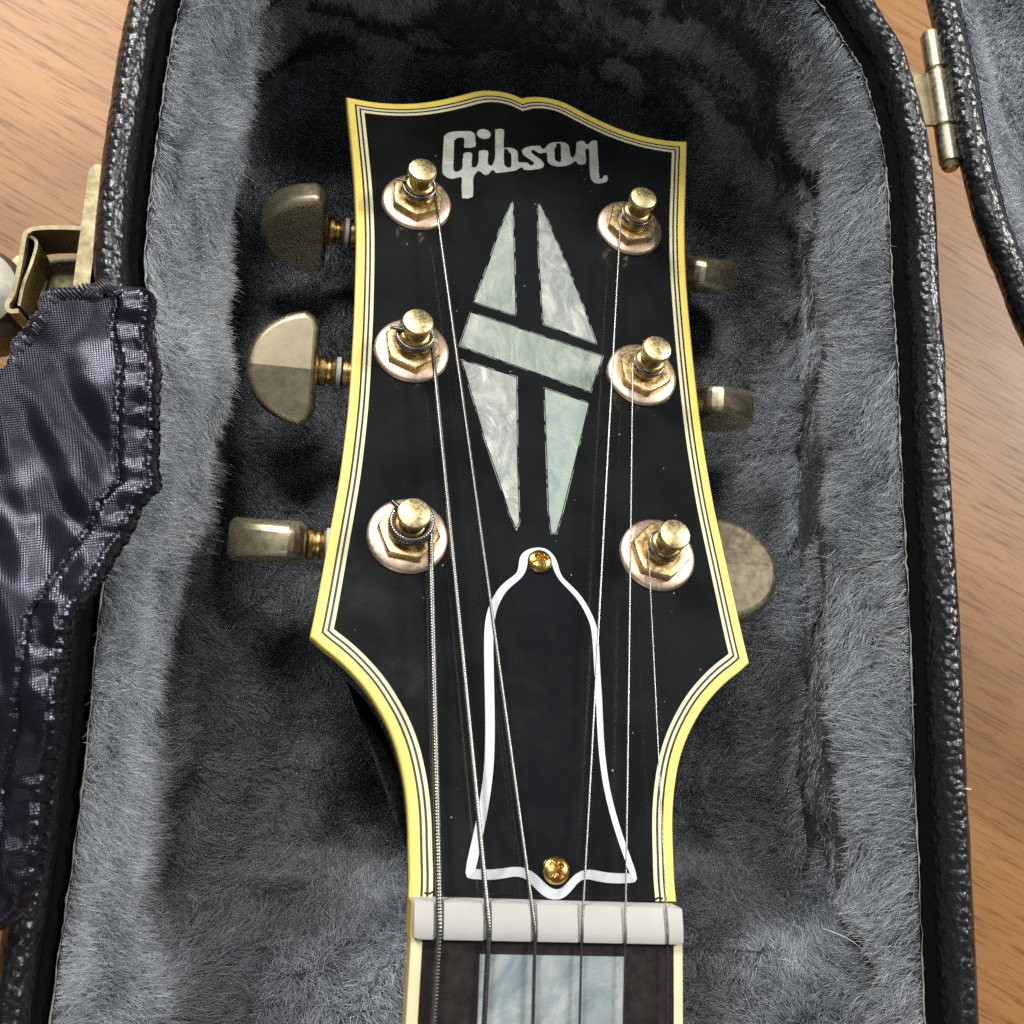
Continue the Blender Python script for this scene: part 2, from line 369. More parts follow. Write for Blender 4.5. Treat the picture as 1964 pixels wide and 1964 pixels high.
def satin():
    m, nt, b = mat('dark_violet_satin')
    uv = nt.nodes.new('ShaderNodeUVMap'); uv.uv_map = 'UVMap'
    def wave(d, sc):
        w = nt.nodes.new('ShaderNodeTexWave'); w.wave_type = 'BANDS'; w.bands_direction = d
        w.inputs['Scale'].default_value = sc; w.inputs['Distortion'].default_value = 0.4; w.inputs['Detail'].default_value = 1.0; w.inputs['Detail Scale'].default_value = 3
        nt.links.new(uv.outputs['UV'], w.inputs['Vector']); return w.outputs['Fac']
    wx = wave('X', 8.6); wy = wave('Y', 8.6)
    h = nt.nodes.new('ShaderNodeMath'); h.operation = 'ADD'; nt.links.new(wx, h.inputs[0]); nt.links.new(wy, h.inputs[1])
    v = coords(nt); n = noise(nt, v, 220, 4)
    c = ramp(nt, n, [(0.3, (0.004, 0.0035, 0.006)), (0.7, (0.009, 0.008, 0.012))])
    nt.links.new(c, b.inputs['Base Color'])
    b.inputs['Roughness'].default_value = 0.24; b.inputs['Metallic'].default_value = 0.0
    b.inputs['Sheen Weight'].default_value = 0.0; b.inputs['Sheen Roughness'].default_value = 0.3
    b.inputs['Sheen Tint'].default_value = (0.7, 0.65, 1.0, 1)
    b.inputs['Specular IOR Level'].default_value = 0.5
    b.inputs['Specular Tint'].default_value = (0.8, 0.78, 1.0, 1)
    bump(nt, b, h.outputs[0], 0.16, 0.0003)
    return m
M['satin'] = satin()
M['thread'] = simple('violet_thread', (0.02, 0.018, 0.032), 0.35, var=0.3)
def plush_base():
    m, nt, b = mat('plush_backing')
    v = coords(nt); n = noise(nt, v, 300, 5)
    nt.links.new(ramp(nt, n, [(0.3, (0.02, 0.022, 0.025)), (0.7, (0.06, 0.065, 0.072))]), b.inputs['Base Color'])
    b.inputs['Roughness'].default_value = 0.95
    bump(nt, b, n, 0.8, 0.001)
    return m
M['plush'] = plush_base()
def hair_mat():
    m = bpy.data.materials.new('grey_plush_pile'); m.use_nodes = True
    nt = m.node_tree; nt.nodes.clear()
    out = nt.nodes.new('ShaderNodeOutputMaterial')
    df = nt.nodes.new('ShaderNodeBsdfDiffuse'); hr = nt.nodes.new('ShaderNodeBsdfHair')
    hr.component = 'Reflection'; hr.inputs['RoughnessU'].default_value = 0.25; hr.inputs['RoughnessV'].default_value = 0.6
    hr.inputs['Color'].default_value = (0.92, 0.96, 1.0, 1)
    ci = nt.nodes.new('ShaderNodeHairInfo')
    c = ramp(nt, ci.outputs['Random'], [(0.0, (0.05, 0.055, 0.065)), (0.55, (0.165, 0.183, 0.21)), (0.85, (0.34, 0.37, 0.41)), (1.0, (0.85, 0.88, 0.92))])
    nt.links.new(c, df.inputs['Color'])
    ms = nt.nodes.new('ShaderNodeMixShader'); ms.inputs[0].default_value = 0.36
    nt.links.new(df.outputs[0], ms.inputs[1]); nt.links.new(hr.outputs[0], ms.inputs[2])
    nt.links.new(ms.outputs[0], out.inputs['Surface'])
    return m
M['pile'] = hair_mat()
rng = np.random.default_rng(7)
random.seed(7)

# ------------------------------------------------------------------ wooden surface under the case
FLOOR = -92.0
build('wooden_floor', [(-1500, -1500, FLOOR), (1500, -1500, FLOOR), (1500, 1500, FLOOR), (-1500, 1500, FLOOR)], [(0, 1, 2, 3)], M['wood'], None, smooth=False)
tag(bpy.data.objects['wooden_floor'], 'light brown wood floor with diagonal grain under the guitar case', 'floor', kind='structure')

# ------------------------------------------------------------------ guitar case
case = empty('guitar_case', (0, 0, FLOOR * MM))
tag(case, 'open black vinyl guitar case lined with grey plush', 'guitar case')
def adopt(o, p):
    """parent without moving"""
    o.parent = p; o.matrix_parent_inverse = p.matrix_world.inverted() if p.type != 'EMPTY' else Matrix.Translation(-p.location)
    return o
edge_ctrl = [(-73.6, -60), (-73.6, -30), (-73.4, -10), (-72.6, 6), (-72.2, 22), (-72.3, 42), (-71.2, 62), (-69.0, 80), (-67.8, 88), (-68.6, 94), (-70.4, 103), (-70.6, 119), (-70.2, 130), (-69.8, 140), (-68.9, 150), (-67.2, 160), (-63.5, 170), (-55, 180), (-38, 187.5), (-15, 191), (10, 191), (28, 188), (41, 182), (50, 174), (55.4, 167.2), (59, 161.0), (61.6, 157), (62.9, 152.3), (64.5, 145.6), (65.8, 136.2), (66.1, 124.5), (65.9, 109.8), (66.2, 97.2), (66.0, 84.9), (65.9, 64.5), (66.0, 46), (65.6, 25), (65.4, 4.8), (65.2, -18.6), (65.2, -60)]
EDGE = catmull(edge_ctrl, 6)
def normals2(P):
    t = np.gradient(P, axis=0); t /= np.linalg.norm(t, axis=1)[:, None]
    return np.stack([-t[:, 1], t[:, 0]], 1)
EN = normals2(EDGE)
for _ in range(8):
    EN = (np.roll(EN, 1, 0) + EN * 2 + np.roll(EN, -1, 0)) / 4 if False else np.vstack([EN[:1], (EN[:-2] + 2 * EN[1:-1] + EN[2:]) / 4, EN[-1:]])
EN /= np.linalg.norm(EN, axis=1)[:, None]
def sweep(name, P, N, prof, m, parent, wob=0.0, seed=1, solid=False):
    r = np.random.default_rng(seed)
    w = np.cumsum(r.normal(0, 1, (len(P), len(prof))), 0) * 0
    if wob:
        k = r.normal(0, wob, (len(P), len(prof), 2))
        for _ in range(2): k[1:-1] = (k[:-2] + 2 * k[1:-1] + k[2:]) / 4
    else: k = np.zeros((len(P), len(prof), 2))
    v = []; f = []; n = len(prof)
    for i in range(len(P)):
        for j, (d, z) in enumerate(prof):
            dd = d + k[i, j, 0]; v.append((P[i, 0] + N[i, 0] * dd, P[i, 1] + N[i, 1] * dd, z + k[i, j, 1]))
    for i in range(len(P) - 1):
        for j in range(n - 1):
            a = i * n + j; f.append((a, a + 1, a + n + 1, a + n))
        if solid: f.append((i * n + n - 1, i * n, (i + 1) * n, (i + 1) * n + n - 1))
    return adopt(build(name, v, f, m, None, angle=50), parent)
# outline with a finer step for the grained roll
PF = catmull(edge_ctrl, 14); NF = normals2(PF)
for _ in range(20): NF = np.vstack([NF[:1], (NF[:-2] + 2 * NF[1:-1] + NF[2:]) / 4, NF[-1:]])
NF /= np.linalg.norm(NF, axis=1)[:, None]
shell = sweep('shell', PF, NF, [(2.5, -14), (2.45, -8), (2.5, -3), (2.55, 0.0), (2.8, 1.4), (3.4, 2.4), (4.3, 3.0), (5.3, 3.1), (6.3, 2.7), (7.2, 1.8), (7.8, 0.6), (8.1, -1.0), (8.2, -4), (8.2, -20), (8.2, -60), (8.2, FLOOR + 3), (7.6, FLOOR + 0.8), (6.5, FLOOR + 0.05)], M['tolex'], case, 0.07, 3)
shell['label'] = 'black grained vinyl shell with rounded rim'
valance = sweep('valance', PF, NF, [(2.45, -2.2), (1.8, -3.0), (0.9, -3.6), (0.3, -4.2), (0.1, -12)], M['rubber_black'], case, 0.08, 4)
# cut edge of the plush backing, a pale ragged line
cutp = []
for i in range(len(PF)):
    j = 0.07 * math.sin(i * 0.9) + rng.normal(0, 0.05)
    cutp.append((PF[i, 0] + NF[i, 0] * (0.15 + j), PF[i, 1] + NF[i, 1] * (0.15 + j), -2.6 + rng.normal(0, 0.12)))
MBx = MB(); MBx.add(*g_tube(cutp, list(np.clip(0.10 + 0.05 * np.sin(np.arange(len(cutp)) * 0.37) + rng.normal(0, 0.05, len(cutp)), 0.03, 0.26)), 6))
adopt(MBx.build('backing_edge', simple('pale_backing', (0.34, 0.33, 0.30), 0.9, var=0.3, nscale=900), None), case)

# plush liner: walls run down from the rim to a soft floor, a padded neck rest at the near end
def floor_z(x, y):
    rest = 1 - sstep(-14.0, 3.0, y + 0.05 * abs(x))
    z = -76.0 + 47.0 * rest
    z += 2.2 * np.sin(x * 0.09 + 1.3) * np.cos(y * 0.07) + 1.1 * np.sin(x * 0.21 + y * 0.17) + 1.0 * np.sin(x * 0.37 - y * 0.29 + 1.5 * np.sin(y * 0.11)) + 0.8 * np.sin(y * 0.45 + 0.8 * np.sin(x * 0.3))
    return z
WALL_L = [(0, -2.8), (1.2, -7), (3.2, -15), (5.4, -24), (7.0, -32), (7.8, -38), (7.6, -43), (6.2, -48), (4.2, -53), (3.4, -60), (4.5, -67), (8, -73), (14, -75.5), (22, -76)]
WALL_R = [(0, -2.8), (0.7, -6), (1.6, -12), (2.6, -18), (3.1, -24), (2.6, -29), (1.0, -35), (-0.6, -43), (-1.0, -52), (0.5, -62), (4, -70), (9, -74), (14, -75.5), (22, -76)]
def fine_prof(pr): return catmull(pr, 3)
WALL_S = [(0, -2.8), (1.0, -8), (2.4, -16), (4.0, -25), (5.8, -34), (7.6, -42), (9.6, -49.5), (11.8, -56), (14, -61.5), (16, -66), (18, -70), (20, -73), (22, -75), (24, -76)]
PL_, PR_, PS_ = fine_prof(WALL_L), fine_prof(WALL_R), fine_prof(WALL_S)
lv = []; lf = []; NFL = 34; K = len(PL_) + NFL
for i in range(len(EDGE)):
    B = EDGE[i]; axis = np.array([-2.5, min(B[1], 128.0)])
    D = axis - B; L = np.linalg.norm(D); D = D / L
    side_w = float(sstep(-25, 25, B[0]))
    pr = PL_ * (1 - side_w) + PR_ * side_w
    soft = (1 - side_w) * float(1 - sstep(25, 75, B[1])); pr = pr * (1 - soft) + PS_ * soft
    nrt = float(sstep(158, 184, B[1])); pr[:, 0] = pr[:, 0] * (1 - nrt) + nrt * np.where(pr[:, 1] > -66, 0.4 - pr[:, 1] * -0.012, pr[:, 0])
    rows = []
    for d, z in pr:
        p = B + D * d; fz = float(floor_z(p[0], p[1]))
        rows.append((p[0], p[1], -2.8 + (fz + 2.8) * (z + 2.8) / -73.2))
    for q in np.linspace(0, 1, NFL + 1)[1:]:
        d = 22 + (L - 22) * q; p = B + D * d
        rows.append((p[0], p[1], float(floor_z(p[0], p[1]))))
    lv += rows
LV = np.array(lv)
def vnoise(P, f, s):
    """cheap smooth 3D field from summed sines"""
    r = np.random.default_rng(s); o = np.zeros(len(P))
    for k in range(6):
        d = r.normal(0, 1, 3); d *= f * r.uniform(0.6, 1.7) / np.linalg.norm(d)
        o += np.sin(P @ d + r.uniform(0, 6.28))
    return o / 6
amp = sstep(-3, -14, -0 + LV[:, 2]) if False else 1 - sstep(-12, -3, LV[:, 2])
LV[:, 2] += amp * (3.0 * vnoise(LV, 0.22, 61) + 1.6 * vnoise(LV, 0.55, 62))
LV[:, 0] += amp * (1.8 * vnoise(LV, 0.2, 63) + 0.8 * vnoise(LV, 0.5, 64))
lv = [tuple(p) for p in LV]
for i in range(len(EDGE) - 1):
    for j in range(K - 1):
        a = i * K + j; lf.append((a, a + 1, a + K + 1, a + K))
liner = adopt(build('plush_liner', lv, lf, M['plush'], None, angle=180), case)

def vnoise(P, f, s):
    """cheap smooth 3D field from summed sines"""
    r = np.random.default_rng(s); o = np.zeros(len(P))
    for k in range(6):
        d = r.normal(0, 1, 3); d *= f * r.uniform(0.6, 1.7) / np.linalg.norm(d)
        o += np.sin(P @ d + r.uniform(0, 6.28))
    return o / 6
def grow_pile(name, verts, faces, density, length, parent, seed, comb, keep=None, rad=0.034):
    r = np.random.default_rng(seed)
    V = np.array(verts, float); F = np.array(faces)
    tri = np.vstack([F[:, [0, 1, 2]], F[:, [0, 2, 3]]])
    A, B, C = V[tri[:, 0]], V[tri[:, 1]], V[tri[:, 2]]
    cr = np.cross(B - A, C - A); ar = np.linalg.norm(cr, axis=1) / 2
    n = int(ar.sum() * density)
    idx = r.choice(len(tri), n, p=ar / ar.sum())
    a = r.random(n); b = r.random(n); s = a + b > 1; a[s], b[s] = 1 - a[s], 1 - b[s]
    P = A[idx] + (B[idx] - A[idx]) * a[:, None] + (C[idx] - A[idx]) * b[:, None]
    N = cr[idx] / np.maximum(2 * ar[idx], 1e-9)[:, None]
    N[N[:, 2] < 0] *= -1
    if keep is not None:
        kk = keep(P); P, N = P[kk], N[kk]; n = len(P)
    # comb: lay the pile over, direction drifting in patches; clumps pull tips together
    d0 = comb(P, N)
    tw = np.stack([vnoise(P, 0.22, seed + 1), vnoise(P, 0.22, seed + 2), vnoise(P, 0.22, seed + 3)], 1) * 1.5
    cl = np.stack([vnoise(P, 1.1, seed + 4), vnoise(P, 1.1, seed + 5), vnoise(P, 1.1, seed + 6)], 1)
    d = N * 0.75 + d0 + tw * 0.75 + cl * 0.85 + r.normal(0, 0.42, (n, 3))
    d -= N * np.minimum((d * N).sum(1) - 0.25, 0)[:, None]
    d /= np.linalg.norm(d, axis=1)[:, None]
    bend = d0 * 0.55 + tw * 0.5 + r.normal(0, 0.45, (n, 3)) + np.array([0, 0, -0.22])
    L = length * r.uniform(0.55, 1.15, n) * (1 + 0.25 * vnoise(P, 0.5, seed + 9))
    k = 4; t = np.linspace(0, 1, k)
    pts = P[:, None, :] + d[:, None, :] * (L[:, None] * t[None])[:, :, None] + bend[:, None, :] * (L[:, None] * (t[None] ** 2) * 0.55)[:, :, None]
    hc = bpy.data.hair_curves.new(name)
    hc.add_curves([k] * n)
    hc.attributes['position'].data.foreach_set('vector', (pts * MM).astype(np.float32).ravel())
    ra = hc.attributes.get('radius') or hc.attributes.new('radius', 'FLOAT', 'POINT')
    rr = np.tile(rad * MM * np.array([1.0, 1.0, 0.8, 0.35]), n) * np.repeat(r.uniform(0.7, 1.25, n), k)
    ra.data.foreach_set('value', rr.astype(np.float32))
    hc.materials.append(M['pile'])
    o = bpy.data.objects.new(name, hc); COL.objects.link(o)
    o['kind'] = 'stuff'
    o.parent = parent
    return o
def comb_main(P, N):
    d = np.zeros_like(P)
    d[:, 0] = -0.35 * np.sign(P[:, 0]) * sstep(20, 60, np.abs(P[:, 0])) ; d[:, 1] = -0.35
    d[:, 2] = -0.15
    return d
pile = grow_pile('pile', lv, lf, 12.0, 2.4, liner, 11, comb_main, keep=lambda P: P[:, 1] > -45)

# ---- lid, folded open at the right
lid_ctrl = [(150, 20), (128, 44), (110, 66), (97, 90), (89.4, 105.8), (87.4, 112.1), (84.7, 119.8), (82.6, 126.2), (80.6, 136.8), (79.3, 145.1), (78.2, 156.2), (76.9, 163.8), (75.9, 170.2), (73, 186), (67, 206), (55, 225), (36, 240)]
LP = catmull(lid_ctrl, 12); LN = normals2(LP)
for _ in range(14): LN = np.vstack([LN[:1], (LN[:-2] + 2 * LN[1:-1] + LN[2:]) / 4, LN[-1:]])
LN /= np.linalg.norm(LN, axis=1)[:, None]
def tilt(pr, a=40):
    c, s_ = math.cos(math.radians(a)), math.sin(math.radians(a))
    return [(d * c + (z + 1) * s_, -1 + (z + 1) * c - d * s_) for d, z in pr]
lid = sweep('lid', LP, LN, tilt([(-5.9, -14), (-5.8, -5), (-5.6, -1.5), (-5.1, 0.2), (-4.2, 1.2), (-3.2, 1.5), (-2.0, 1.2), (-1.0, 0.3), (-0.3, -1.0), (0, -2.8), (0.1, -8), (0.1, -48), (-0.5, -50.5), (-2, -51)]), M['tolex'], case, 0.08, 8)
lid['label'] = 'folded back lid with black grained vinyl rim'
lidv = []; lidf = []; lp = [(-5.9, -6), (-6.0, -14), (-6.4, -24), (-7.5, -34), (-11, -40), (-18, -43), (-30, -44), (-60, -45), (-100, -45)]; lp = tilt(lp)
for i in range(len(LP)):
    for d, z in lp: lidv.append((LP[i, 0] + LN[i, 0] * d, LP[i, 1] + LN[i, 1] * d, z))
for i in range(len(LP) - 1):
    for j in range(len(lp) - 1):
        a = i * len(lp) + j; lidf.append((a, a + 1, a + len(lp) + 1, a + len(lp)))
lid_liner = build('lid_liner', lidv, lidf, M['plush'], None, angle=180)
lid_liner.parent = lid
def grow_lid():
    o = grow_pile('lid_pile', lidv, lidf, 7.0, 2.7, lid, 23, comb_main, keep=lambda P: (P[:, 0] < 125) & (P[:, 1] > 85) & (P[:, 1] < 200))
    return o
grow_lid()
# two sheet-metal plates and turned knuckles of the hinge
ha = np.array([76.4, 165.6, -1.4]); hb = np.array([79.0, 137.0, -1.4]); hd = (hb - ha) / np.linalg.norm(hb - ha); hl = np.linalg.norm(hb - ha)
hinge = empty('hinge_anchor') if False else None
hx = np.array([-hd[1], hd[0], 0])
def knuckle(name, s0, s1, r, m, par):
    v, f = g_lathe([(r * 0.82, s0), (r, s0 + 0.25), (r, s1 - 0.25), (r * 0.82, s1)], 28, WD, ha, hd, (0, 0, 1))
    return build(name, v, f, m, par)
bar = MB(); v, f = g_lathe([(1.2, -0.5), (1.7, -0.2), (1.7, hl + 0.2), (1.2, hl + 0.8)], 20, WD, ha, hd, (0, 0, 1)); bar.add(v, f)
hinge = adopt(bar.build('hinge', M['dull_brass'], None), case)
hinge['label'] = 'brass barrel hinge between case rim and lid'
def sub(o, p):
    o.parent = p; return o
for s0, s1 in ((0.2, 8.0), (8.5, 20.3), (20.6, hl - 0.6)): sub(knuckle('knuckle', s0, s1, 2.05, M['nickel'], None), hinge)
def plate(c0, c1, wdir, w0, w1, z0, z1, name, m):
    a = np.array(c0); b = np.array(c1); q = [a + wdir * w0, a + wdir * w1, b + wdir * w1, b + wdir * w0]
    v = [(p[0], p[1], z0) for p in q] + [(p[0], p[1], z1) for p in q]
    return build(name, v, [(0, 1, 2, 3), (7, 6, 5, 4), (0, 4, 5, 1), (1, 5, 6, 2), (2, 6, 7, 3), (3, 7, 4, 0)], m, None, smooth=False)
sgn = -1 if hx[0] > 0 else 1
sub(plate(ha + hd * 8.7, ha + hd * 20.0, hx * sgn, 0.3, 6.0, -2.0, -1.2, 'hinge_leaf', M['latch']), hinge)

# ---- draw latch on the left wall
lt = MB()
yy = np.array([(98.5, 0), (119.0, 0), (120.0, 1), (119.0, 2)])
pl = [(-79.0, 97), (-80.9, 97), (-81.4, 97.4), (-81.6, 98), (-81.1, 118.2), (-80.8, 119.4), (-80.2, 120.0), (-78.6, 120.0)]
lt.add(*g_prism([pl], -34, -2.2, WD))
latch = adopt(lt.build('latch', M['latch'], None, angle=30), case)
latch['label'] = 'brass draw latch on the left case wall'
def strip(path, th, z0, z1):
    P = np.array(path, float); N = normals2(P)
    r0 = P + N * th / 2; r1 = P - N * th / 2; n = len(P)
    v = [(p[0], p[1], z0) for p in r0] + [(p[0], p[1], z1) for p in r0] + [(p[0], p[1], z1) for p in r1] + [(p[0], p[1], z0) for p in r1]
    f = []
    for k in range(4):
        for i in range(n - 1):
            a = k * n + i; b = ((k + 1) % 4) * n + i; f.append((a, a + 1, b + 1, b))
    f += [(0, n, 2 * n, 3 * n), (n - 1, 2 * n - 1, 3 * n - 1, 4 * n - 1)]
    return v, f
hp = catmull([(-81.6, 108.6), (-85, 108.4), (-88.6, 107.9), (-90.0, 107.2), (-90.5, 106), (-90.7, 101), (-91.2, 96), (-91.9, 94.0), (-91.4, 92.9), (-90.0, 93.0)], 5)
hm = MB(); hm.add(*strip(hp, 0.75, -13, -3.4)); sub(hm.build('hasp', M['latch'], None, angle=35), latch)
# inner face of the hasp flares into a lip
hm = MB(); hm.add(*strip(catmull([(-89.9, 106.8), (-88.7, 105.6), (-89.1, 102), (-90.0, 98), (-90.3, 94.2)], 6), 0.5, -12, -4.2)); sub(hm.build('hasp_lip', M['latch'], None, angle=35), latch)
hm = MB(); hm.add(*g_prism([[(-82.9, 94), (-82.9, 108), (-90.2, 107.4), (-91, 94)], [(-87.2, 101.2), (-86.0, 101.2), (-86.0, 99.6), (-87.2, 99.6)]], -15, -14, WD)); sub(hm.build('base_plate', M['latch'], None, smooth=False), latch)
hm = MB(); hm.add(*g_lathe([(7.8, -18), (8.3, -10), (8.0, -6.6), (7.0, -5.2), (4.5, -4.6), (0, -4.5)], 40, WD, (-98.2, 97.0, 0))); sub(hm.build('lever', M['lever'], None), latch)
hm = MB(); hm.add(*g_lathe([(2.0, -22), (2.2, -12), (1.7, -10.6), (0, -10.4)], 20, WD, (-92.6, 104.2, 0))); sub(hm.build('pivot', M['dull_brass'], None), latch)

# ------------------------------------------------------------------ guitar
guitar = empty('electric_guitar')
tag(guitar, 'black electric guitar headstock with yellowed multi-ply binding resting in the case', 'guitar')
half = [(1.6, 174.0), (3.4, 174.4), (5.2, 174.55), (7.2, 174.45), (9, 174.1), (10.6, 173.55), (12.2, 172.8), (14.1, 171.75), (16.6, 170.5), (19.2, 169.3), (21.7, 168.3), (24.2, 167.5), (26.7, 166.9), (29.1, 166.5), (31.8, 166.25), (34.4, 166.2), (36.6, 166.35)]
side = [(38.9, 161.8), (38.2, 156), (37.5, 150), (36.75, 143.5), (36.1, 136.5), (35.6, 129), (35.35, 122), (35.2, 115), (35.1, 108), (35.1, 101), (35.12, 95), (35.25, 88), (35.6, 80.5), (36.1, 73), (36.7, 67), (37.3, 61.5), (37.9, 56), (38.5, 50.5), (39.05, 45.8)]
flare = [(37.5, 40.0), (35.2, 38.3), (32.7, 36.1), (30, 33.2), (27.8, 30.1), (25.9, 26.8), (24.4, 23.2), (23.4, 19.6), (22.7, 16), (22.25, 12), (22.0, 7), (21.85, 3.4)]
seg1 = catmull([(0, 173.3)] + half + [(39.4, 166.6)], 2)
seg2 = catmull([(39.4, 166.6)] + side + [(39.6, 41.8)], 2)
seg3 = np.vstack([catmull([(39.6, 41.8)] + flare + [(21.9, 0.15)], 3), [[21.95, -3.0], [22.0, -8.0]]])
rh = [tuple(p) for p in seg1] + [tuple(p) for p in seg2[1:]] + [tuple(p) for p in seg3[1:]]
OUT = rh + [(-x, y) for x, y in reversed(rh[1:])]
def sh(p):
    return (p[0], p[1] + p[0] * (-0.012 + 0.034 * (p[1] - 42) / 124) if p[1] > 10 else p[1])
OUT = [sh(p) for p in OUT]

def ring_between(a, b, za, name, m, parent, z0=-1.6):
    """flat ring between two insets, at height za"""
    A = offset(OUT, a) if a else OUT; B = offset(OUT, b)
    # keep the straight cut at the nut
    A = [(x, max(y, 0.15)) for x, y in A]; B = [(x, max(y, 0.15)) for x, y in B]
    r = [[(x, y, z0) for x, y in A], [(x, y, za) for x, y in A], [(x, y, za) for x, y in B], [(x, y, z0) for x, y in B], [(x, y, z0) for x, y in A]]
    v, f = g_rings(r, HS, True)
    return build(name, v, f, m, parent, angle=30)
hb_ = MB()
inn = offset(OUT, 0.12)
CLP = lambda L: [(x, max(y, 0.15)) for x, y in L]
core = [[(x, y, z) for x, y in CLP(offset(OUT, d))] for d, z in ((5.0, -15), (2.4, -13.4), (0.8, -9.5), (0.15, -5.0), (0.12, -1.65))]
hb_.add(*g_rings(core, HS, True, True, True))
head = hb_.build('headstock', M['neck_black'], guitar, angle=30)
# yellow outer binding with a rounded outer edge
a0 = [[(x, max(y, 0.15), z) for x, y in (offset(OUT, d) if d else OUT)] for d, z in ((0.2, -2.5), (0.0, -2.2), (0.0, -0.45), (0.1, -0.18), (0.32, -0.03), (0.6, 0.0), (1.72, 0.0), (1.72, -1.6))]
v, f = g_rings(a0, HS, True); build('outer_binding', v, f, M['binding'], head, angle=60)
w = [1.72, 2.12, 2.62, 3.02, 3.66]
for i, (m, nm) in enumerate((('black_line', 'black_purfling'), ('cream', 'cream_purfling'), ('black_line', 'black_purfling'), ('cream', 'cream_purfling'))):
    ring_between(w[i], w[i + 1], 0.0 if i % 2 else -0.005, nm, M[m], head)
face = offset(OUT, 3.66); face = [(x, max(y, 0.15)) for x, y in face]
v, f = g_prism([face], -1.6, -0.01, HS); build('face_veneer', v, f, M['lacquer'], head, smooth=False)
# lacquer lip along the nut
lipv = [HS((u, 0.95 + 0.12 * math.sin(u * 1.7) + 0.1 * math.sin(u * 4.1) - 0.022 * u, 0.0)) for u in np.linspace(-19.5, 19.5, 90)]
v, f = g_tube(lipv, 0.16, 8); build('lacquer_lip', v, f, M['lacquer'], head)

def inlay(name, loops, m, h=0.05):
    v, f = g_prism(loops, -0.4, h, HS); return build(name, v, f, m, head, smooth=False)
T['logo'] = [tuple(p) for p in catmull(T['logo'], 2, True)]; T['logo_b'] = [tuple(p) for p in catmull(T['logo_b'], 2, True)]; T['logo_o'] = [tuple(p) for p in catmull(T['logo_o'], 2, True)]
logo = inlay('pearl_logo', [T['logo'], T['logo_b'], T['logo_o']], M['pearl_logo'])
logo['label'] = 'pearl lettering reading Gibson'
v, f = g_prism([T['logo_dot']], -0.4, 0.05, HS)
sd = build('letter_dot', v, f, M['pearl_logo'], head, smooth=False)
for k, mm in (('inlay_ul', 'pearl'), ('inlay_ur', 'pearl_bright'), ('inlay_mid', 'pearl'), ('inlay_ll', 'pearl_bright'), ('inlay_lr', 'pearl_green')):
    inlay('diamond_inlay', [T[k]], M[mm])
# sunken lacquer edge round each inlay: a fine glossy ridge just outside the pocket
def ridge(poly, d, seed):
    r = np.random.default_rng(seed)
    P = [p for p in offset(poly, -d)]
    Q = []
    n = len(P)
    for i in range(n):
        a = np.array(P[i]); b = np.array(P[(i + 1) % n]); k = max(1, int(np.linalg.norm(b - a) / 0.5))
        for j in range(k): Q.append(a + (b - a) * j / k)
    Q = np.array(Q); Q += r.normal(0, 0.008, Q.shape)
    Q = np.vstack([Q, Q[:1]])
    return [HS((x, y, 0.01)) for x, y in Q]
def ridge_mat():
    m, nt, b = mat('painted_glint_ridge')
    n = noise(nt, coords(nt), 420, 3)
    nt.links.new(ramp(nt, n, [(0.44, (0.012, 0.012, 0.012)), (0.54, (0.50, 0.50, 0.46))]), b.inputs['Base Color'])  # pale patches in the colour imitate glints along the ridge
    b.inputs['Roughness'].default_value = 0.15
    return m
M['ridge'] = ridge_mat()
for i, k in enumerate(('inlay_ul', 'inlay_ur', 'inlay_mid', 'inlay_ll', 'inlay_lr')):
    v, f = g_tube(ridge(T[k], 0.24, i), 0.055, 5); build('lacquer_ridge', v, f, M['ridge'], head)

# ---- truss rod cover
cov = catmull(T['cover'], 2, True); cov = [tuple(p) for p in cov]
def smooth_loop(P, n, keep=()):
    P = np.array(P)
    for _ in range(n):
        Q = (np.roll(P, 1, 0) + 2 * P + np.roll(P, -1, 0)) / 4; P = Q
    return [tuple(p) for p in P]
covs = smooth_loop(cov, 1)
top_in = smooth_loop(offset(covs, 1.4), 2)
cb = MB(); cb.add(*g_rings([[(x, y, 0.0) for x, y in covs], [(x, y, 0.3) for x, y in covs], [(x, y, 1.3) for x, y in top_in]], HS, True))
cover = cb.build('truss_rod_cover', M['white_ply'], guitar, angle=22)
cover['label'] = 'bell shaped black cover with white bevelled edge'
v, f = g_prism([offset(top_in, 0.02)], 0.7, 1.32, HS); build('black_top', v, f, M['cover'], cover, smooth=False)
def screw(c, rot):
    R = 2.25; nr, ns = 18, 64; v = []; f = []
    for i in range(nr + 1):
        r = R * i / nr
        for j in range(ns):
            a = 2 * math.pi * j / ns; x, y = r * math.cos(a), r * math.sin(a)
            z = 0.95 * math.sqrt(max(0, 1 - (r / (R * 1.02)) ** 2)) + 0.35
            xr = x * math.cos(rot) + y * math.sin(rot); yr = -x * math.sin(rot) + y * math.cos(rot)
            arm = min(max(abs(xr) - 0.30, 0) + max(abs(yr) - 1.25, 0), max(abs(yr) - 0.30, 0) + max(abs(xr) - 1.25, 0))
            core = max(math.hypot(xr, yr) - 0.55, 0)
            z -= 0.75 * float(1 - sstep(0.0, 0.16, min(arm, core)))
            v.append(HS((c[0] + x, c[1] + y, 1.3 + max(z, 0.05) - (0.25 if i == nr else 0))))
    for i in range(nr):
        for j in range(ns):
            k = (j + 1) % ns; f.append((i * ns + j, i * ns + k, (i + 1) * ns + k, (i + 1) * ns + j))
    return build('screw', v, f, M['gold'], cover, angle=50)
screw(T['cover_screw'][0], 0.5); screw(T['cover_screw'][1], 0.75)

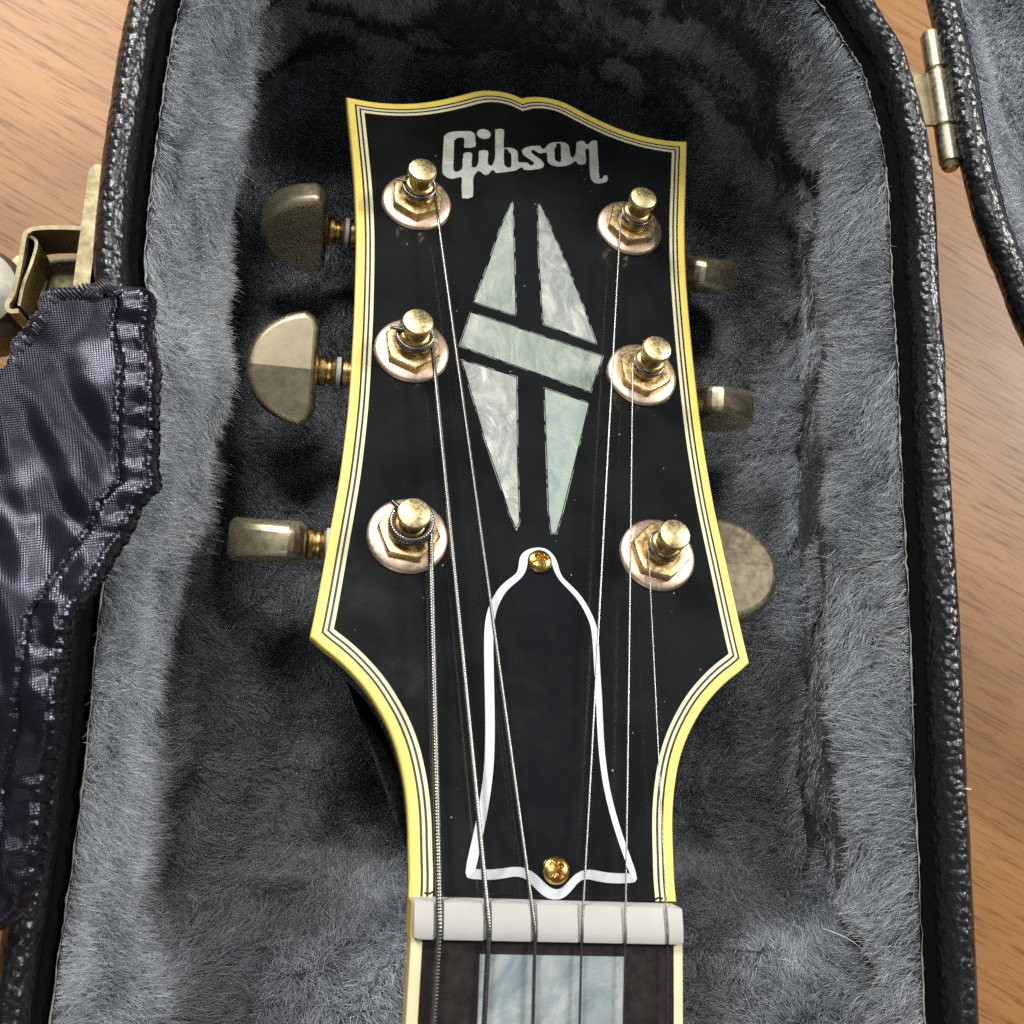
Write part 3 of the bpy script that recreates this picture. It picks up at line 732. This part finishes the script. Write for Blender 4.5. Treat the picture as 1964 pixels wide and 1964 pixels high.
# ---- tuning machines
posts = [(-23.5, 138.5), (-23.7, 101.4), (-23.6, 61.8), (23.3, 139.0), (23.3, 101.2), (23.4, 61.4)]
turn = [86, 30, 113, 128, 110, -4]
hexr = [0.55, 0.38, 0.15, 0.75, 0.42, 0.25]
tname = ['worn brass tuner, left row, nearest the tip', 'worn brass tuner, left row, middle', 'worn brass tuner, left row, nearest the nut', 'worn brass tuner, right row, nearest the tip', 'worn brass tuner, right row, middle', 'worn brass tuner, right row, nearest the nut']
def d_outline(n=28):
    pts = []
    # rounded D: flat side at x=0
    for k in range(n + 1):
        a = -math.pi / 2 + math.pi * k / n
        s = math.sin(a); c = math.cos(a)
        pts.append((14.6 * (abs(c) ** 0.92), 12.2 * np.sign(s) * abs(s) ** 0.95))
    # soften the two corners at the flat side
    pts = pts[2:-2]
    pts = [(3.3, -12.0)] + [q for q in pts if q[0] > 4.2] + [(3.3, 12.0)]
    ext = [(2.2, 11.55), (1.1, 10.75), (0.4, 9.7), (0.06, 8.4), (0.0, 5), (0.0, 0.0), (0.0, -5), (0.06, -8.4), (0.4, -9.7), (1.1, -10.75), (2.2, -11.55)]
    return pts + ext
DO = d_outline()
def button(par, c, sgn, ang):
    ca, sa = math.cos(math.radians(ang)), math.sin(math.radians(ang))
    def fr(p):
        x, y, z = p
        # +y edge rises off the face plane as the button turns
        yy = y * ca - z * sa; zz = y * sa + z * ca
        return HS((c[0] + sgn * x, c[1] + yy, c[2] + zz))
    rings = []
    zf = lambda y: 4.2 - 1.3 * abs(y) / 12
    for ins, dz in ((1.5, 0.0), (1.0, -0.12), (0.6, -0.35), (0.3, -0.75), (0.08, -1.3), (0.0, -2.0)):
        o = offset(DO, ins) if ins else DO
        rings.append([(x, y, zf(y) + dz) for x, y in o])
    for ins, dz in ((0.0, -2.0), (0.08, -1.3), (0.3, -0.75), (0.6, -0.35), (1.0, -0.12), (1.5, 0.0)):
        o = offset(DO, ins) if ins else DO
        rings.append([(x, y, -(zf(y) + dz)) for x, y in o])
    v, f = g_rings(rings, fr, True)
    n = len(DO); i0 = n // 2 if False else None
    up = [i for i in range(n) if DO[i][1] >= -1e-6]; dn = [i for i in range(n) if DO[i][1] <= 1e-6]
    # ordered: outline runs -y -> +y round the curve, back along the flat side
    zero = [i for i in range(n) if abs(DO[i][1]) < 1e-6]
    za, zb = zero[0], zero[-1]
    upper = list(range(za, zb + 1)); lower = list(range(zb, n)) + list(range(0, za + 1))
    last = (len(rings) - 1) * n
    for L in (upper, lower):
        f.append(tuple(L)); f.append(tuple(last + i for i in L))
    o = build('button', v, f, M['button'], par, angle=12)
    for q in o.data.polygons:
        if len(q.vertices) > 8: q.use_smooth = False
    return o
tuners = []
for i, (pu, pv) in enumerate(posts):
    s = -1 if pu < 0 else 1
    c = (pu, pv, 0)
    prof = [(2.95, 1.0), (2.95, 5.9), (2.75, 6.15), (2.35, 6.3), (2.35, 8.3), (2.75, 8.75), (2.9, 9.0), (2.9, 9.75), (2.7, 10.1), (1.9, 10.38), (0.9, 10.52), (0.0, 10.56)]
    v, f = g_lathe(prof, 36, HS, c); tn = build('tuner', v, f, M['brass'], guitar, angle=35)
    tn['label'] = tname[i]
    v, f = g_lathe([(2.905, 9.0), (2.93, 9.1), (2.93, 9.75), (2.72, 10.12), (1.9, 10.40), (0.9, 10.55), (0.0, 10.60)], 36, HS, c); build('post_cap', v, f, M['cap_brass'], tn, angle=35)
    v, f = g_lathe([(3.0, 0.0), (7.25, 0.02), (7.3, 0.3), (7.15, 0.55), (6.7, 0.8), (5.6, 1.05), (5.2, 1.12), (3.0, 1.12)], 56, HS, c); build('washer', v, f, M['washer'], tn, angle=35)
    hx_ = []
    for (R, z) in ((5.75, 1.1), (5.75, 2.55), (5.45, 2.85), (4.6, 3.0), (3.7, 3.0), (3.6, 2.7), (3.0, 2.7)):
        ring = []
        for k in range(48):
            a = 2 * math.pi * k / 48
            # blend hexagon to circle toward the bore
            hexa = math.cos(math.pi / 6) / math.cos(((a + hexr[i]) % (math.pi / 3)) - math.pi / 6)
            bl = 1.0 if R > 5.5 else (0.75 if R > 5.4 else 0.25 if R > 4.5 else 0.0)
            rr = R * (hexa * bl + (1 - bl) * (0.93 if bl else 1))
            ring.append((pu + rr * math.cos(a), pv + rr * math.sin(a), z))
        hx_.append(ring)
    v, f = g_rings(hx_, HS, True); build('hex_nut', v, f, M['nut_gold'], tn, angle=28)
    # housing behind the head, worm shaft, collar and button
    v, f = g_lathe([(7.5, -25), (8.3, -24), (8.3, -15.2), (7.5, -15.0)], 32, HS, (pu + s * 1.5, pv + 3, 0)); build('gear_housing', v, f, M['brass'], tn, angle=35)
    bc = (pu, pv + 5.6, -19.0); x0 = s * 33.0 - pu
    L = lambda pr: g_lathe([(r, h) for r, h in pr], 28, HS, (s * 30.0, bc[1], bc[2]), (s, 0, 0), (0, 1, 0))
    v, f = L([(2.8, -2), (2.8, 5.0), (3.2, 5.15), (3.2, 6.0), (2.9, 6.3)]); build('shaft_sleeve', v, f, M['brass'], tn, angle=35)
    v, f = L([(2.5, 6.3), (3.3, 6.5), (3.3, 7.3), (2.5, 7.5)]); build('nylon_ring', v, f, M['nylon'], tn, angle=35)
    v, f = L([(2.4, 7.5), (3.0, 7.8), (3.1, 8.3), (2.6, 8.7), (2.5, 9.2), (3.2, 9.8), (3.3, 10.6), (2.8, 11.4)]); build('shaft_collar', v, f, M['brass'], tn, angle=35)
    button(tn, (s * 41.2, bc[1], bc[2]), s, turn[i])
    tuners.append(tn)

# ---- nut, fingerboard, neck
SHY = -0.0245
def nutp(u, y, z): return FB((u, y + SHY * u, z))
prof = [(0.3, -0.6), (0.3, 3.75), (0.2, 3.98), (0.0, 4.08), (-2.4, 4.80), (-3.6, 5.05), (-4.85, 5.08), (-5.0, 5.02), (-5.05, 4.85), (-5.05, 3.0), (-5.05, -0.6)]
SLOTS = [(-17.8, 0.56), (-10.3, 0.44), (-3.0, 0.32), (4.4, 0.215), (11.45, 0.17), (18.4, 0.14)]
sta = [(-21.6, 0.0, 0), (-21.5, 0.5, 0), (-21.2, 0.75, 0), (-20.4, 0.92, 0), (-19.6, 1.0, 0)]
for su, sr in SLOTS:
    g = sr + 0.17; sta += [(su - g - 0.06, 1.0, 0), (su - g, 1.0, sr + 0.3), (su + g, 1.0, sr + 0.3), (su + g + 0.06, 1.0, 0)]
sta += [(19.6, 1.0, 0), (20.4, 0.92, 0), (20.9, 0.75, 0), (21.15, 0.5, 0), (21.25, 0.0, 0)]
rings = []
for u, sc, cut in sta:
    rings.append([(u, y + (0.55 * (1 - sc) if y < -4 else 0) - (0.12 * (1 - sc) if y > 0 else 0), min(z, 5.08 - 0.5 * (1 - sc) ** 2) - (cut if z > 3.2 else 0)) for y, z in prof])
v, f = g_rings(rings, lambda p: nutp(*p), True, True, True); build('nut', v, f, M['bone'], guitar, angle=30)
def slab(u0, u1, y0, y1, z0, z1, name, m, par, shear=True, taper=0.0):
    q = [(u0, y0), (u1, y0), (u1 + taper * (1 if u1 > 0 else -1), y1), (u0 + taper * (1 if u0 > 0 else -1), y1)]
    fr = (lambda p: FB((p[0], p[1] + (SHY * p[0] if p[1] > -8 else 0), p[2])))
    v, f = g_prism([q], z0, z1, fr); return build(name, v, f, m, par, smooth=False)
fb = slab(-20.05, 19.9, -5.1, -80, -1.6, 4.0, 'fingerboard', M['ebony'], guitar, taper=0.8)
for s, u0, u1 in ((-1, -21.75, -20.05), (1, 19.9, 21.35)):
    slab(u0, u1, -5.12, -80, 2.6, 4.0, 'fingerboard_binding', M['fret_binding'], fb, taper=0.8)
    slab(u0 + (0.15 if s < 0 else 0), u1 - (0.15 if s > 0 else 0), -5.12, -80, -2.2, 2.6, 'side_binding', M['side_binding'], fb, taper=0.8)
    slab(u0 - (0.15 if s < 0 else -0.6), u1 + (0.0 if s > 0 else -0.6), 0.1, -5.1, -2.2, 3.4, 'nut_shelf', M['side_binding'], fb)
bi = slab(-11.15, 11.9, -7.15, -34, 3.6, 4.02, 'block_inlay', M['pearl_blue'], fb)
nk = []
for y in np.linspace(8, -80, 12):
    wdt = 21.4 + (0.8 * -y / 80 if y < 0 else 0)
    nk.append([(wdt * math.cos(a), y, -2.2 - (19 if y < 0 else 15) * math.sin(a)) for a in np.linspace(0, math.pi, 22)])
v, f = g_rings(nk, FB, False); build('neck', v, f, M['neck_black'], guitar)

# ---- strings
SR = {'str_e6': 0.55, 'str_a': 0.42, 'str_d': 0.30, 'str_g': 0.195, 'str_b': 0.15, 'str_e1': 0.12}
PI_ = {'str_e6': 2, 'str_a': 1, 'str_d': 0, 'str_g': 3, 'str_b': 4, 'str_e1': 5}
SLAB = {'str_e6': 'thickest wound string', 'str_a': 'second thickest wound string', 'str_d': 'third wound string', 'str_g': 'thickest plain steel string', 'str_b': 'second plain steel string', 'str_e1': 'thinnest plain steel string'}
TURNS = {'str_e6': 2.3, 'str_a': 2.4, 'str_d': 2.4, 'str_g': 3.3, 'str_b': 4.3, 'str_e1': 5.3}
for k in SR:
    r = SR[k]; pu, pv = posts[PI_[k]]; left = pu < 0
    n1 = T[k][1]; n2 = T[k][2]
    R = 2.95 + r
    path = []
    tn_ = TURNS[k]; nn = int(tn_ * 40)
    w_leave = 3.9 + r
    a_end = 0.0 if left else math.pi
    for i in range(nn + 1):
        q = i / nn; ang = a_end + (1 if left else -1) * (1 - q) * tn_ * 2 * math.pi
        path.append(HS((pu + R * math.cos(ang), pv + R * math.sin(ang), w_leave + (1 - q) * tn_ * 2.05 * r)))
    # stub poking out of the post
    sa = a_end + (1 if left else -1) * tn_ * 2 * math.pi
    st = [HS((pu + q * math.cos(sa + 0.5), pv + q * math.sin(sa + 0.5), w_leave + tn_ * 2.05 * r + 0.25 - 0.05 * q)) for q in (2.0, 3.2, 4.9)]
    n1 = (n1[0], n1[1], 5.02); A = path[-1]; B = FB(n1); Cc = FB((n2[0] + (n2[0] - n1[0]) * 4.5, n2[1] - 62, 5.6))
    gap = 0.22 if k in ('str_e6',) else 0.18
    wound = k in ('str_e6', 'str_a', 'str_d')
    step = 0.11 if wound else 1.5
    if k == 'str_d': step = 0.09
    def line(a, b, st_):
        n = max(2, int(np.linalg.norm(b - a) / st_)); return [a + (b - a) * i / n for i in range(1, n + 1)]
    bend = [A + (B - A) * 0.985, B + (Cc - B) * 0.012]
    mid_ = []
    for i in range(1, 9):
        t = i / 8; mid_.append(bend[0] * (1 - t) ** 2 + 2 * B * t * (1 - t) + bend[1] * t * t)
    seg = line(A, bend[0], step)
    end = bend[1] + (Cc - bend[1]) * 0.45
    full = path + seg + mid_ + line(bend[1], end, step)
    P = np.array(full); s_ = np.concatenate([[0], np.cumsum(np.linalg.norm(np.diff(P, axis=0), axis=1))])
    if wound:
        pitch = {'str_e6': 0.50, 'str_a': 0.42, 'str_d': 0.36}[k]
        # resample evenly so the wrap reads as rings
        ns_ = int(s_[-1] / (pitch / 4)); sn = np.linspace(0, s_[-1], ns_)
        P = np.stack([np.interp(sn, s_, P[:, j]) for j in range(3)], 1); s_ = sn
        rp = 0.065 if k == 'str_e6' else 0.022; rad = list(r * (1 - rp + rp * np.cos(2 * math.pi * s_ / pitch)))
    else: rad = r
    mb = MB(); mb.add(*g_tube(P, rad, 9 if wound else 8)); mb.add(*g_tube(st, r * 0.9, 7))
    so = mb.build('string', M['wound'] if wound else M['steel'], guitar, angle=80)
    so['label'] = SLAB[k]

# ------------------------------------------------------------------ satin cloth over the left rim
CL = [(-73, 93.4), (-76, 92.4), (-80.8, 91.3), (-82.0, 90.0), (-82.3, 87.6), (-83.1, 86.4), (-84.5, 83.7), (-85.7, 82.3), (-85.6, 79.4), (-88.5, 75.5), (-95, 71), (-104, 66)]
CR = [(-71.1, 93.4), (-66.9, 93.2), (-66.2, 90.5), (-66.6, 85.9), (-65.1, 82.3), (-64.5, 80.3), (-64.4, 76.4), (-64.2, 72.7), (-63.8, 69.1), (-63.7, 65.2), (-62.8, 61.7), (-64.3, 59.9), (-65.3, 58.4), (-65.8, 56), (-67.1, 53), (-68.2, 50.8), (-69.1, 48.1), (-70.7, 44.3), (-72.3, 41.6), (-73.1, 39.8), (-72.9, 35.9), (-73, 30.9), (-72.6, 26), (-73.2, 22.9), (-74, 18.1), (-74, 11.9), (-74.3, 6.4), (-75.4, 2.1), (-77.3, 0.2), (-80, -1.4)]
yl = np.array([p[1] for p in CL])[::-1]; xl = np.array([p[0] for p in CL])[::-1]
yr = np.array([p[1] for p in CR])[::-1]; xr = np.array([p[0] for p in CR])[::-1]
NR, NC = 300, 110
ys = np.linspace(93.3, -1.3, NR)
cv = np.zeros((NR, NC, 3)); uvs = np.zeros((NR, NC, 2))
def cn(x, y, f, s): return float(vnoise(np.array([[x, y, s * 3.7]]), f, s)[0])
rr_ = np.random.default_rng(5)
for i, y in enumerate(ys):
    x1 = np.interp(y, yr, xr); x0 = np.interp(y, yl, xl) if y > 66 else -104 - (66 - y) * 0.3
    x1 += 0.14 * math.sin(y * 3.1) + 0.10 * math.sin(y * 6.3 + 1) + rr_.normal(0, 0.03)
    if y > 70: x0 += 0.3 * math.sin(y * 3.7)
    x1 += 1.2 * float(1 - sstep(38, 56, y))
    for j in range(NC):
        t = 1 - (1 - j / (NC - 1)) ** 1.0
        cv[i, j, :2] = (x0 + (x1 - x0) * t, y)
X = cv[:, :, 0]; Y = cv[:, :, 1]
dR = np.repeat(cv[:, -1:, 0], NC, 1) - X                                     # distance to the hem
flat = np.stack([X.ravel(), Y.ravel(), np.zeros(X.size)], 1)
big = vnoise(flat, 0.09, 41).reshape(X.shape); midn = vnoise(flat, 0.35, 42).reshape(X.shape); fine = vnoise(flat, 1.1, 43).reshape(X.shape)
Z = 12.2 + 2.2 * big + 1.3 * midn + 0.10 * fine
# folds fanning out of the neck of the bag toward the hem
fold = np.sin((Y * 0.42 + X * 0.75 + 2.0 * big)) * sstep(3, 26, 92 - Y) * 0.3
Z += fold
Z += 1.5 * np.exp(-((X + 0.55 * Y + 112 - 8) / 5.0) ** 2)                    # one broad lit fold
# stitched hem: seam groove, puckers across it, edge curling down
Z += 7.0 * (1 - sstep(41, 58, Y + 0.35 * (X + 78) + 3 * midn)) - 0.10 * np.maximum(30 - Y, 0)
Z -= 0.55 * np.exp(-((dR - 5.2) / 0.45) ** 2)
Z += 0.2 * np.sin(Y * 1.5 + 0.5 * np.sin(Y * 0.7)) * np.exp(-((dR - 2.0) / 2.2) ** 2)
Z += 0.5 * np.exp(-((dR - 1.0) / 0.9) ** 2)
Z -= 2.4 * np.exp(-dR / 0.7)
# hangs down beyond the rim on the outside
Z -= 0.045 * np.maximum(0, -84 - X) ** 1.6
Z -= 1.8 * np.exp(-np.maximum(93.3 - Y, 0) / 1.2)
cv[:, :, 2] = Z
vv = [tuple(p) for p in cv.reshape(-1, 3)]
ff = [(i * NC + j, i * NC + j + 1, (i + 1) * NC + j + 1, (i + 1) * NC + j) for i in range(NR - 1) for j in range(NC - 1)]
cloth = empty('satin_cloth', (-0.085, 0.045, 0.003))
tag(cloth, 'dark violet satin cloth with overlocked hem draped over the left rim', 'cloth')
cm_ = bpy.data.meshes.new('fabric'); cm_.from_pydata([tuple(np.array(p) * MM) for p in vv], [], ff)
cm_.polygons.foreach_set('use_smooth', [True] * len(cm_.polygons))
ul = cm_.uv_layers.new(name='UVMap')
li = np.zeros(len(cm_.loops), dtype=np.int32); cm_.loops.foreach_get('vertex_index', li)
uvf = np.stack([flat[:, 0] * 0.1 * 0.97 + flat[:, 1] * 0.022, flat[:, 1] * 0.1 - flat[:, 0] * 0.018 + 0.02 * Z.ravel()], 1)
ul.data.foreach_set('uv', uvf[li].astype(np.float32).ravel())
cm_.materials.append(M['satin'])
fab = bpy.data.objects.new('fabric', cm_); COL.objects.link(fab)
fab.parent = cloth; fab.matrix_parent_inverse = Matrix.Translation(-cloth.location)
so = fab.modifiers.new('thickness', 'SOLIDIFY'); so.thickness = 0.0005; so.offset = -1
# overlock thread along the hem
mb = MB()
def hem_pt(y, d):
    i = np.clip(int((93.3 - y) / (93.3 + 1.3) * (NR - 1)), 0, NR - 1)
    row = cv[i]; xe = row[-1, 0]; x = xe - d
    return np.array([x, y, np.interp(x, row[:, 0], row[:, 2])])
y = 92.6
while y > 0.5:
    sl = random.uniform(0.5, 1.3)
    a = hem_pt(y, -0.12); b = hem_pt(y + sl, 2.2 + random.uniform(-0.4, 0.5)); m1 = (a + b) / 2 + np.array([0, 0, 0.35])
    pth = [a + np.array([0.0, 0, -0.5]), a + np.array([0.1, 0, 0.1]), m1, b + np.array([0, 0, 0.12])]
    mb.add(*g_tube(catmull(pth, 3), 0.085, 5))
    c = hem_pt(y - 0.45, -0.15)
    mb.add(*g_tube(catmull([a + np.array([0.05, 0, 0.1]), (a + c) / 2 + np.array([0.28 * random.random(), 0, 0.1]), c], 3), 0.10, 5))
    y -= random.uniform(0.55, 0.95)
# along the top-left hem
for q in np.linspace(0, 1, 60):
    k = q * (len(CL) - 4); i = int(k); t = k - i
    p = np.array(CL[i]) * (1 - t) + np.array(CL[i + 1]) * t
    zz = 11.0 + 0.4 * math.sin(q * 60)
    d = np.array([0.75, -0.66])
    pth = [(p[0] - 0.3, p[1] + 0.4, zz - 1.4), (p[0] - 0.2, p[1] + 0.35, zz + 0.2), (p[0] + d[0] * 1.0, p[1] + d[1] * 1.0, zz + 1.1), (p[0] + d[0] * 2.2, p[1] + d[1] * 2.2, zz + 1.0)]
    mb.add(*g_tube(catmull(pth, 3), 0.14 + 0.08 * random.random(), 5))
st = mb.build('overlock_stitching', M['thread'], None); st.parent = cloth; st.matrix_parent_inverse = Matrix.Translation(-cloth.location)

# ------------------------------------------------------------------ loose lint
def lint(name, pts, r, label):
    v, f = g_tube(catmull(pts, 5), r, 6); o = build(name, v, f, M['lint'], None); tag(o, label, 'lint'); return o
lint('lint_thread', [(56, -8, -20), (60, -9.5, -19.5), (63, -11.5, -19), (64.5, -13.5, -18.5)], 0.07, 'fine pale thread lying on the plush beside the right wall near the neck')
lint('lint_thread', [(71.2, 18.4, 2.6), (72.4, 18.5, 2.3), (73.6, 18.3, 1.4)], 0.11, 'short white lint fibre stuck on the right rim')
